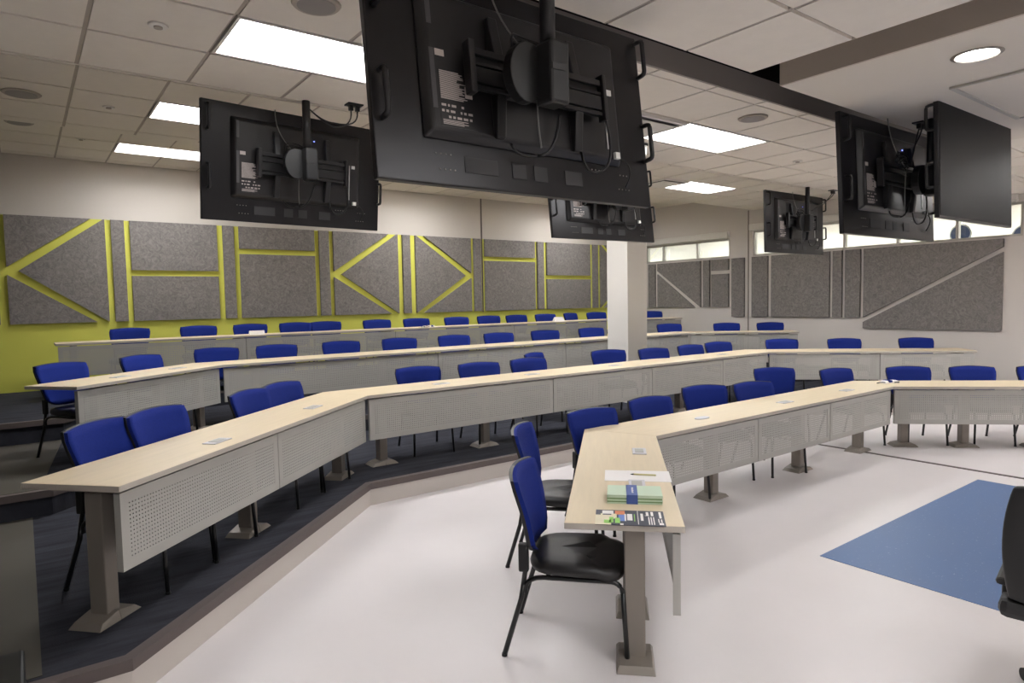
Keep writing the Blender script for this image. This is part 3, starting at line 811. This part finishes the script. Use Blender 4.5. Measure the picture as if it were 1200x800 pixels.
# ------------------------------------------------------------------ televisions
def television(center, W, yaw, tilt, pole_xy, pole_top, label, face='back', pole=True):
    """back of the set faces local -y; tilt>0 leans the top towards -y"""
    Hh = W * 0.578
    t = tag(empty('television', (pole_xy[0], pole_xy[1], center[2])), label, 'television', 'ceiling hung televisions')
    off = Vector((center[0] - pole_xy[0], center[1] - pole_xy[1], 0))
    rot = (R(tilt), 0, R(yaw))
    kw = dict(loc=off, rot=rot)
    w2, h2 = W / 2, Hh / 2
    bm = bmesh.new(); box(bm, -w2, w2, -0.004, 0.03, -h2, h2); hs = obj('casing', bm, 'tvback', t, 0.005, **kw)
    bm = bmesh.new(); box(bm, -w2 + 0.012, w2 - 0.012, 0.030, 0.033, -h2 + 0.016, h2 - 0.012); obj('screen', bm, 'screen', t, **kw)
    # raised rear cover
    x0, x1, z0, z1 = -0.365 * W, 0.365 * W, -0.30 * Hh, 0.40 * Hh
    bm = bmesh.new(); frustum(bm, x0, x1, z0, z1, -0.004, -0.045, 0.03); cv = obj('rear_cover', bm, 'tvplast', t, 0.012, seg=3, **kw)
    # vents, label, ports on the cover
    for za, zb in ((-0.12, 0.10), (0.12, 0.34)):
        bm = bmesh.new(); box(bm, x0 + 0.035, x0 + 0.055, -0.047, -0.0445, za * Hh * 1.6 + 0.02, zb * Hh * 1.05); obj('vent_grille', bm, 'vent', cv)
    bm = bmesh.new(); box(bm, x0 + 0.065, x0 + 0.225, -0.0465, -0.0448, -0.245 * Hh, 0.02 * Hh, 0)
    lx0, lx1, lz0, lz1 = x0 + 0.065, x0 + 0.225, -0.245 * Hh, 0.02 * Hh
    lb = obj('rating_label', bm, 'tvplast', cv)
    bm = bmesh.new(); rnd = random.Random(3)
    z = lz1 - 0.008
    while z > lz0 + 0.105:
        x = lx0 + 0.006; xe = lx0 + 0.10 + rnd.uniform(-0.02, 0.03)
        box(bm, x, xe, -0.0472, -0.0464, z - 0.0035, z); z -= 0.0058
    for r_ in range(3):
        x = lx0 + 0.006; zz = lz0 + 0.085 - r_ * 0.022
        while x < lx1 - 0.022:
            ww = rnd.choice((0.008, 0.011, 0.02))
            if rnd.random() < 0.75: box(bm, x, x + ww, -0.0472, -0.0464, zz - 0.009, zz)
            x += ww + 0.008
    for r_ in range(4): box(bm, lx0 + 0.008, lx1 - 0.06 + 0.02 * (r_ % 2), -0.0472, -0.0464, lz0 + 0.008 + r_ * 0.005, lz0 + 0.0105 + r_ * 0.005)
    box(bm, lx1 - 0.045, lx1 - 0.012, -0.0472, -0.0464, lz1 - 0.10, lz1 - 0.055)
    tag(obj('label_print', bm, 'label', cv), None, kind='stuff')
    bm = bmesh.new(); box(bm, x0 + 0.06, x0 + 0.10, -0.0465, -0.0448, 0.075 * Hh, 0.105 * Hh); obj('small_sticker', bm, 'label', cv)
    # connector bay at the right
    bm = bmesh.new(); box(bm, 0.285 * W, 0.29 * W, -0.049, -0.0445, -0.22 * Hh, 0.11 * Hh); obj('connector_edge', bm, 'silver', cv)
    bm = bmesh.new(); box(bm, 0.30 * W, 0.32 * W, -0.052, -0.0445, 0.08 * Hh, 0.11 * Hh); obj('port_label', bm, 'plug', cv)
    bm = bmesh.new(); box(bm, 0.31 * W, 0.33 * W, -0.06, -0.0445, -0.27 * Hh, -0.235 * Hh); obj('plug', bm, 'plug', cv)
    # speaker grilles along the bottom
    for xa, xb in ((-0.24, -0.13), (-0.08, -0.03), (0.0, 0.05), (0.12, 0.19)):
        bm = bmesh.new(); box(bm, xa * W, xb * W, -0.007, -0.0035, -0.43 * Hh, -0.355 * Hh); obj('speaker_grille', bm, 'grille', hs)
    bm = bmesh.new()
    for cx, cz in ((-0.33, -0.36), (-0.32, -0.43), (0.22, -0.33), (0.36, -0.34), (0.35, -0.42)):
        for k in range(4): box(bm, cx * W + k * 0.022, cx * W + k * 0.022 + 0.005, -0.007, -0.0035, cz * Hh, cz * Hh + 0.005)
    tag(obj('screw_heads', bm, 'spk', hs), None, kind='stuff')
    # four carry handles
    for sx in (-1, 1):
        for fz in (0.86, 0.37):
            zc = -h2 + fz * Hh; xx = sx * (w2 - 0.04 if sx < 0 else w2 - 0.012)
            bm = bmesh.new(); tube(bm, [(xx, -0.004, zc + 0.085), (xx, -0.035, zc + 0.083)] + arc((xx, -0.045, zc + 0.08), (xx, -0.052, zc + 0.075), (xx, -0.052, zc + 0.06), 3) + arc((xx, -0.052, zc - 0.06), (xx, -0.052, zc - 0.075), (xx, -0.045, zc - 0.08), 3) + [(xx, -0.035, zc - 0.083), (xx, -0.004, zc - 0.085)], 0.011)
            obj('handle', bm, 'tvplast', hs)
    # wall-mount rails and arms
    bm = bmesh.new()
    for za, zb in ((0.085, 0.115), (0.035, 0.05), (-0.045, 0.028), (-0.075, -0.055)): box(bm, -0.232 * W, 0.235 * W, -0.105, -0.085, za * Hh + 0.0, zb * Hh)
    box(bm, -0.232 * W, 0.235 * W, -0.085, -0.075, -0.07 * Hh, 0.11 * Hh)
    rl = obj('mount_rail', bm, 'tvmount', t, 0.002, **kw)
    bm = bmesh.new(); box(bm, -0.249 * W, -0.230 * W, -0.118, -0.07, -0.10 * Hh, 0.145 * Hh); obj('rail_end_cap', bm, 'tvplast', rl, 0.005)
    bm = bmesh.new(); box(bm, 0.238 * W, 0.252 * W, -0.118, -0.07, -0.10 * Hh, 0.145 * Hh); obj('rail_end_cap', bm, 'tvplast', rl, 0.005)
    for ax in (-0.14, 0.145):
        for za, zb in ((0.10, 0.31), (-0.27, -0.06)):
            bm = bmesh.new()
            v, f = box(bm, ax * W - 0.022, ax * W + 0.022, -0.10, -0.045, za * Hh, zb * Hh)
            for vv in v:
                if abs(vv.co.z) > 0.25 * Hh and vv.co.y < -0.08: vv.co.y = -0.07
            obj('mount_arm', bm, 'tvmount', t, 0.006, **kw)
    # head, disc and pole (vertical in the room)
    if pole:
        hb = Vector((0, 0, 0))
        bm = bmesh.new(); v, f = box(bm, -0.035, 0.058, -0.06, 0.035, -0.13, 0.10)
        hd = obj('mount_head', bm, 'tvmount', t, 0.012, loc=(0, 0, 0.0))
        bm = bmesh.new(); box(bm, -0.03, 0.03, -0.0625, -0.059, -0.012, 0.012); obj('nameplate', bm, 'tvplast', hd)
        bm = bmesh.new()
        n = 24
        a = [bm.verts.new((-0.075 + 0.085 * math.cos(2*math.pi*k/n), 0.02, -0.01 + 0.11 * math.sin(2*math.pi*k/n))) for k in range(n)]
        b = [bm.verts.new((-0.075 + 0.085 * math.cos(2*math.pi*k/n), 0.07, -0.01 + 0.11 * math.sin(2*math.pi*k/n))) for k in range(n)]
        bm.faces.new(a); bm.faces.new(list(reversed(b)))
        for k in range(n): bm.faces.new((a[k], a[(k+1) % n], b[(k+1) % n], b[k]))
        obj('pivot_drum', bm, 'cable', hd, 0.004)
        bm = bmesh.new(); sy = 1 if off.y > 0 else -1
        box(bm, -0.05, 0.05, min(0.03 * sy, off.y - 0.075 * sy), max(0.03 * sy, off.y - 0.075 * sy), -0.06, 0.06)
        obj('tilt_arm', bm, 'tvmount', t, 0.006)
        bm = bmesh.new(); tube(bm, [(0, 0, 0.1), (0, 0, pole_top - center[2])], 0.029, 16); obj('pole', bm, 'tvmount', t)
    # cables
    bm = bmesh.new(); tube(bm, [(0.06 * W, -0.10, -0.12 * Hh)] + arc((0.06 * W, -0.10, -0.12 * Hh), (0.03 * W, -0.10, -0.34 * Hh), (-0.02 * W, -0.07, -0.33 * Hh), 6) + arc((-0.02 * W, -0.07, -0.33 * Hh), (-0.09 * W, -0.05, -0.345 * Hh), (-0.10 * W, -0.05, -0.28 * Hh), 6), 0.006, 6)
    obj('cable', bm, 'cable', t, **kw)
    bm = bmesh.new(); tube(bm, arc((0.24 * W, -0.10, -0.02 * Hh), (0.30 * W, -0.10, -0.36 * Hh), (0.21 * W, -0.06, -0.37 * Hh), 8) + arc((0.21 * W, -0.06, -0.37 * Hh), (0.175 * W, -0.05, -0.37 * Hh), (0.17 * W, -0.045, -0.26 * Hh), 5)[1:], 0.006, 6)
    obj('cable', bm, 'cable', t, **kw)
    bm = bmesh.new(); tube(bm, arc((0.325 * W, -0.05, -0.255 * Hh), (0.40 * W, -0.07, -0.30 * Hh), (0.37 * W, -0.02, -0.41 * Hh), 8), 0.004, 6)
    obj('cable', bm, 'cable', t, **kw)
    bm = bmesh.new(); rnd = random.Random(11)
    for k in range(7):
        cx, cz = -0.03 * W + rnd.uniform(-0.05, 0.03), 0.12 * Hh + rnd.uniform(-0.03, 0.05); rr = rnd.uniform(0.04, 0.08)
        tube(bm, [(cx + rr * math.cos(a), -0.12 + 0.02 * math.sin(2 * a + k), cz + 0.55 * rr * math.sin(a)) for a in [2 * math.pi * q / 14 for q in range(13)]], 0.0045, 6)
    tag(obj('cable_bundle', bm, 'cable', t, **kw), None, kind='stuff')
    bm = bmesh.new()
    tube(bm, arc((-0.02 * W, -0.12, 0.10 * Hh), (-0.17 * W, -0.12, 0.25 * Hh), (-0.16 * W, -0.10, 0.49 * Hh), 10), 0.0035, 6)
    obj('cable', bm, 'cable_grey', t, **kw)
    bm = bmesh.new()
    tube(bm, arc((-0.02 * W, -0.13, 0.10 * Hh), (-0.05 * W, -0.13, -0.1 * Hh), (-0.03 * W, -0.115, -0.31 * Hh), 10), 0.0035, 6)
    obj('cable', bm, 'cable_grey', t, **kw)
    bm = bmesh.new(); box(bm, 0.07 * W, 0.075 * W, -0.05, -0.0455, 0.28 * Hh, 0.285 * Hh); obj('standby_light', bm, 'led_blue', cv)
    return t

television((1.747, 2.19, 2.577), 1.44, 0.2, -6.6, (1.62, 1.90), ZP, 'largest black television, rear side to the camera, at top centre')
television((1.785, 5.10, 2.765), 1.44, 6.2, 6.1, (1.74, 4.76), Z1, 'black television rear at upper left, hung before the ceiling step')
television((5.0, 5.0, 2.766), 1.44, -2.6, -7.4, (5.05, 4.72), Z1, 'black television rear mostly hidden behind the largest one, above the column')
television((8.75, 4.97, 2.736), 1.44, -1.2, -1.3, (8.68, 4.76), Z1, 'small looking black television rear at right of centre, above the grey boards')
television((5.45, 2.32, 2.594), 1.50, -0.9, -2.8, (5.58, 2.09), ZS, 'black television rear at right, back to back with one facing the camera')
tv6 = television((5.80, 1.88, 2.65), 1.40, 179.2, 1.6, (5.58, 2.09), ZS, 'black television at right showing its dark screen to the camera', pole=False)

def ceiling_outlet(x, y, z, pts, label):
    e = tag(empty('ceiling_outlet', (x, y, z)), label, 'outlet')
    bxo('plate', (-0.06, 0.06, -0.04, 0.04, -0.012, 0), 'tvplast', e, 0.003)
    for dx in (-0.025, 0.025):
        bxo('plug', (dx - 0.015, dx + 0.015, -0.015, 0.015, -0.05, -0.012), 'tvplast', e, 0.004)
        bm = bmesh.new(); p = [Vector(q) for q in pts]
        tube(bm, arc((dx, 0, -0.05), p[0] + Vector((dx, 0, 0)), p[1] + Vector((0, 0, dx * 0.6)), 8) + arc(p[1] + Vector((0, 0, dx * 0.6)), p[2], p[3], 8)[1:], 0.0055, 6)
        obj('cable', bm, 'cable', e)
ceiling_outlet(2.06, 4.64, Z1 - 0.004, [(0.02, 0.02, -0.17), (-0.14, 0.05, -0.16), (-0.22, 0.06, -0.15), (-0.30, 0.10, -0.06)], 'black ceiling outlet with two cables beside the upper left television')
ceiling_outlet(9.25, 4.70, Z1 - 0.004, [(0.0, 0.05, -0.12), (-0.05, 0.12, -0.18), (-0.1, 0.18, -0.22), (-0.2, 0.2, -0.28)], 'black ceiling outlet with cables beside the small right television')
ceiling_outlet(5.62, 2.18, ZS, [(0.0, 0.02, -0.12), (-0.01, 0.04, -0.2), (-0.02, 0.05, -0.28), (-0.03, 0.06, -0.36)], 'black ceiling outlet with cables above the back to back televisions')
# small camera under the ceiling
e = tag(empty('ceiling_camera', (4.85, 4.30, Z1 - 0.004)), 'small white camera under the ceiling beside the largest television', 'camera')
bm = bmesh.new(); disc(bm, (0, 0), 0.045, -0.02, 0, 16); obj('mount', bm, 'plastic', e)
bm = bmesh.new(); disc(bm, (0, 0), 0.03, -0.11, -0.02, 14, 0.038); obj('body', bm, 'plug', e, 0.005)

# ------------------------------------------------------------------ things on the desks
WA = R(44.2)
def flat_on(name, c, z, rz, label, cat, group=None):
    return tag(empty(name, (c[0], c[1], z), rz), label, cat, group)
dz = 0.7055
# papers lie with their long side across the wing: local x from the outer to the inner edge
AX = R(44.2 - 90)
fl = flat_on('flyer', (2.216, 2.062), dz, AX, 'dark glossy folded flyer with colourful pictures at the near end of the front desk', 'flyer')
bxo('sheet', (-0.158, 0.158, -0.105, 0.105, 0, 0.002), 'navy', fl)
def pr(name, m, rects, z0=0.002, z1=0.0026, par=None):
    bm = bmesh.new()
    for r in rects: box(bm, r[0], r[1], r[2], r[3], z0, z1)
    return obj(name, bm, m, par)
pr('cream_picture', 'print_cream', [(-0.158, -0.085, -0.105, 0.03), (-0.085, -0.06, -0.02, 0.05), (-0.135, -0.125, 0.03, 0.05)], par=fl)
pr('lime_picture', 'print_lime', [(-0.118, -0.085, -0.085, -0.04), (-0.095, -0.075, -0.075, 0.0), (-0.068, -0.045, -0.08, -0.01)], 0.0026, 0.003, par=fl)
pr('orange_picture', 'print_orange', [(-0.068, -0.022, 0.04, 0.095)], par=fl)
pr('blue_picture', 'print_blue', [(-0.052, -0.024, -0.05, 0.038)], par=fl)
pr('headline_blocks', 'paper', [(-0.128, -0.075, 0.045, 0.092), (-0.012, 0.012, -0.04, 0.05), (-0.024, -0.017, -0.05, 0.05), (0.036, 0.039, -0.09, 0.1),
    (0.05, 0.062, -0.04, 0.06), (0.07, 0.09, 0.03, 0.035), (0.076, 0.088, 0.035, 0.085), (0.098, 0.11, 0.03, 0.09), (0.084, 0.089, -0.09, 0.015), (0.095, 0.100, -0.09, 0.015), (0.106, 0.111, -0.09, 0.015),
    (0.135, 0.146, 0.0, 0.09), (0.13, 0.15, -0.09, -0.065), (0.128, 0.133, -0.06, -0.01), (0.14, 0.146, -0.06, -0.015), (-0.045, -0.03, -0.105, -0.085)], 0.0026, 0.003, par=fl)
pr('green_strap_line', 'print_lime', [(0.02, 0.0235, -0.05, 0.05)], par=fl)
st = flat_on('brochure_stack', (2.452, 2.250), dz, AX, 'stack of pale green brochures held by a blue band', 'brochures')
for k in range(6):
    dx = (k % 3 - 1) * 0.001
    bxo('brochure', (-0.135 + dx, 0.135 + dx, -0.088, 0.088 - (0.002 if k % 2 else 0), k * 0.0075, k * 0.0075 + 0.0068), 'green' if k in (5, 2) else ('green_d' if k % 2 else 'green'), st)
bm = bmesh.new(); box(bm, -0.04, 0.015, -0.0895, 0.0895, 0.0445, 0.0462); box(bm, -0.04, 0.015, -0.0905, -0.089, -0.0, 0.0462); box(bm, -0.04, 0.015, 0.089, 0.0905, 0.0, 0.0462)
bd = obj('paper_band', bm, 'navy_band', st)
bm = bmesh.new()
for k in range(7): box(bm, -0.014, -0.004 - 0.003 * (k % 3 == 1), -0.05 + k * 0.014, -0.05 + k * 0.014 + 0.010, 0.0462, 0.0466)
obj('band_print', bm, 'paper', bd)
pp = flat_on('paper_sheet', (2.79, 2.535), dz, AX, 'white sheet of paper lying across the front desk with a pen on it', 'paper')
bxo('sheet', (-0.185, 0.185, -0.115, 0.115, 0, 0.0012), 'paper', pp)
pn = flat_on('pen', (2.825, 2.52), dz + 0.0062, AX, 'pale yellow pen lying on the white sheet of the front desk', 'pen')
bm = bmesh.new(); tube(bm, [(-0.055, 0, 0), (0.07, -0.012, 0)], 0.005, 8); obj('barrel', bm, 'pen', pn)
bm = bmesh.new(); tube(bm, [(-0.074, 0.002, -0.001), (-0.055, 0, 0)], 0.0015, 8, 0.0045); obj('tip', bm, 'plastic', pn)
ms = flat_on('pouch', (7.95, 3.36), dz, R(-20), 'small blue and white pouch on the right bend of the front desk', 'pouch')
bm = bmesh.new(); v, f = box(bm, -0.11, 0.11, -0.05, 0.05, 0, 0.032)
for vv in v[4:]: vv.co.x *= 0.75; vv.co.y *= 0.7
obj('body', bm, 'paper', ms, 0.01)
bm = bmesh.new(); box(bm, -0.055, 0.0, -0.045, 0.045, 0.008, 0.037); box(bm, 0.07, 0.095, -0.03, 0.03, 0.005, 0.034); obj('blue_panel', bm, 'blue', ms, 0.006)
bm = bmesh.new(); tube(bm, arc((-0.09, -0.03, 0.012), (-0.15, -0.06, 0.03), (-0.16, 0.02, 0.006), 6), 0.006, 6); tube(bm, arc((0.02, -0.05, 0.012), (0.06, -0.08, 0.02), (0.09, -0.045, 0.008), 6), 0.006, 6); obj('strap', bm, 'plastic', ms)
zD = T3 + 0.7055
d1 = flat_on('folded_paper', (2.80, 10.05), zD, R(3), 'small white folded paper standing on the back desk at left', 'paper')
bm = bmesh.new(); v, f = box(bm, -0.11, 0.11, -0.03, 0.03, 0, 0.06)
for vv in v[4:]: vv.co.y *= 0.08
obj('card', bm, 'paper', d1)
d2 = flat_on('folded_paper', (8.75, 10.05), zD, R(-4), 'white folded paper standing on the back desk near the column', 'paper')
bm = bmesh.new(); v, f = box(bm, -0.13, 0.13, -0.05, 0.05, 0, 0.09)
for vv in v[4:]: vv.co.y *= 0.1; vv.co.x *= 0.8
obj('card', bm, 'paper', d2)
ky = flat_on('keys', (5.65, 10.0), zD, R(10), 'bunch of keys with a blue and white tag on the back desk', 'keys')
bm = bmesh.new()
for k in range(4): box(bm, -0.16 + k * 0.05, -0.12 + k * 0.05, -0.03 + 0.01 * (k % 2), 0.02, 0, 0.006 + 0.012 * (k % 3))
obj('key', bm, 'silver', ky, 0.002)
bxo('tag', (0.05, 0.17, -0.03, 0.04, 0, 0.03), 'paper', ky, 0.006)
bxo('blue_tag', (0.09, 0.13, -0.032, 0.0, 0.005, 0.036), 'navy_band', ky, 0.004)

# ------------------------------------------------------------------ black office chair at the right edge
def office_chair(x, y, rz):
    t = tag(empty('office_chair', (x, y, 0), rz), 'black office chair cut off by the right edge of the picture', 'chair')
    bm = bmesh.new(); nu, nv = 10, 12; G, K = [], []
    for j in range(nv + 1):
        v = j / nv; hw = 0.23 * (1 - 0.25 * (v - 0.45) ** 2 * 2)
        g, k = [], []
        for i in range(nu + 1):
            u = -1 + 2 * i / nu
            z = 0.52 + 0.49 * v - 0.03 * u * u * v * v; yy = 0.22 + 0.06 * v - 0.05 * u * u
            g.append(bm.verts.new((u * hw, yy, z))); k.append(bm.verts.new((u * hw, yy + 0.035, z)))
        G.append(g); K.append(k)
    for j in range(nv):
        for i in range(nu):
            bm.faces.new((G[j][i], G[j][i+1], G[j+1][i+1], G[j+1][i])).smooth = True; bm.faces.new((K[j][i+1], K[j][i], K[j+1][i], K[j+1][i+1])).smooth = True
        bm.faces.new((G[j][0], G[j+1][0], K[j+1][0], K[j][0])); bm.faces.new((G[j+1][nu], G[j][nu], K[j][nu], K[j+1][nu]))
    for i in range(nu):
        bm.faces.new((G[0][i+1], G[0][i], K[0][i], K[0][i+1])); bm.faces.new((G[nv][i], G[nv][i+1], K[nv][i+1], K[nv][i]))
    obj('backrest', bm, 'plastic', t, 0.01)
    bxo('seat', (-0.24, 0.24, -0.25, 0.22, 0.44, 0.52), 'vinyl', t, 0.03)
    for s in (-1, 1):
        bm = bmesh.new(); tube(bm, [(0.16 * s, 0.12, 0.47), (0.20 * s, 0.12, 0.47)] + arc((0.215 * s, 0.12, 0.48), (0.225 * s, 0.1, 0.51), (0.22 * s, 0.08, 0.55), 5), 0.018)
        obj('arm_post', bm, 'plastic', t)
        bxo('arm_rest', (0.22 * s - 0.035, 0.22 * s + 0.035, -0.12, 0.16, 0.55, 0.58), 'plastic', t, 0.014)
    bm = bmesh.new(); tube(bm, [(0, 0.1, 0.45), (0, 0.27, 0.46), (0, 0.29, 0.62)], 0.025); obj('back_bar', bm, 'plastic', t)
    bm = bmesh.new(); tube(bm, [(0, 0, 0.08), (0, 0, 0.45)], 0.025, 12); obj('gas_lift', bm, 'tube', t)
    for k in range(5):
        a = 2 * math.pi * k / 5 + 0.3; c, s = math.cos(a), math.sin(a)
        bm = bmesh.new(); tube(bm, [(0.02 * c, 0.02 * s, 0.10), (0.29 * c, 0.29 * s, 0.07)], 0.022, 8, 0.014); lg = obj('base_leg', bm, 'plastic', t)
        bm = bmesh.new(); disc(bm, (0, 0), 0.027, -0.02, 0.02, 14); obj('castor', bm, 'plastic', lg, loc=(0.30 * c, 0.30 * s, 0.027), rot=(R(90), 0, a))
    return t
office_chair(3.275, 0.665, R(100))

# dark box at the bottom left
e = tag(empty('black_case', (-0.275, 2.95, 0)), 'black case on the floor below the first tier, cut by the left edge', 'case')
bxo('body', (-0.22, 0.22, -0.15, 0.15, 0.0, 0.42), 'cable', e, 0.01)
bxo('handle', (-0.06, 0.06, -0.015, 0.015, 0.42, 0.445), 'tube', e, 0.006)
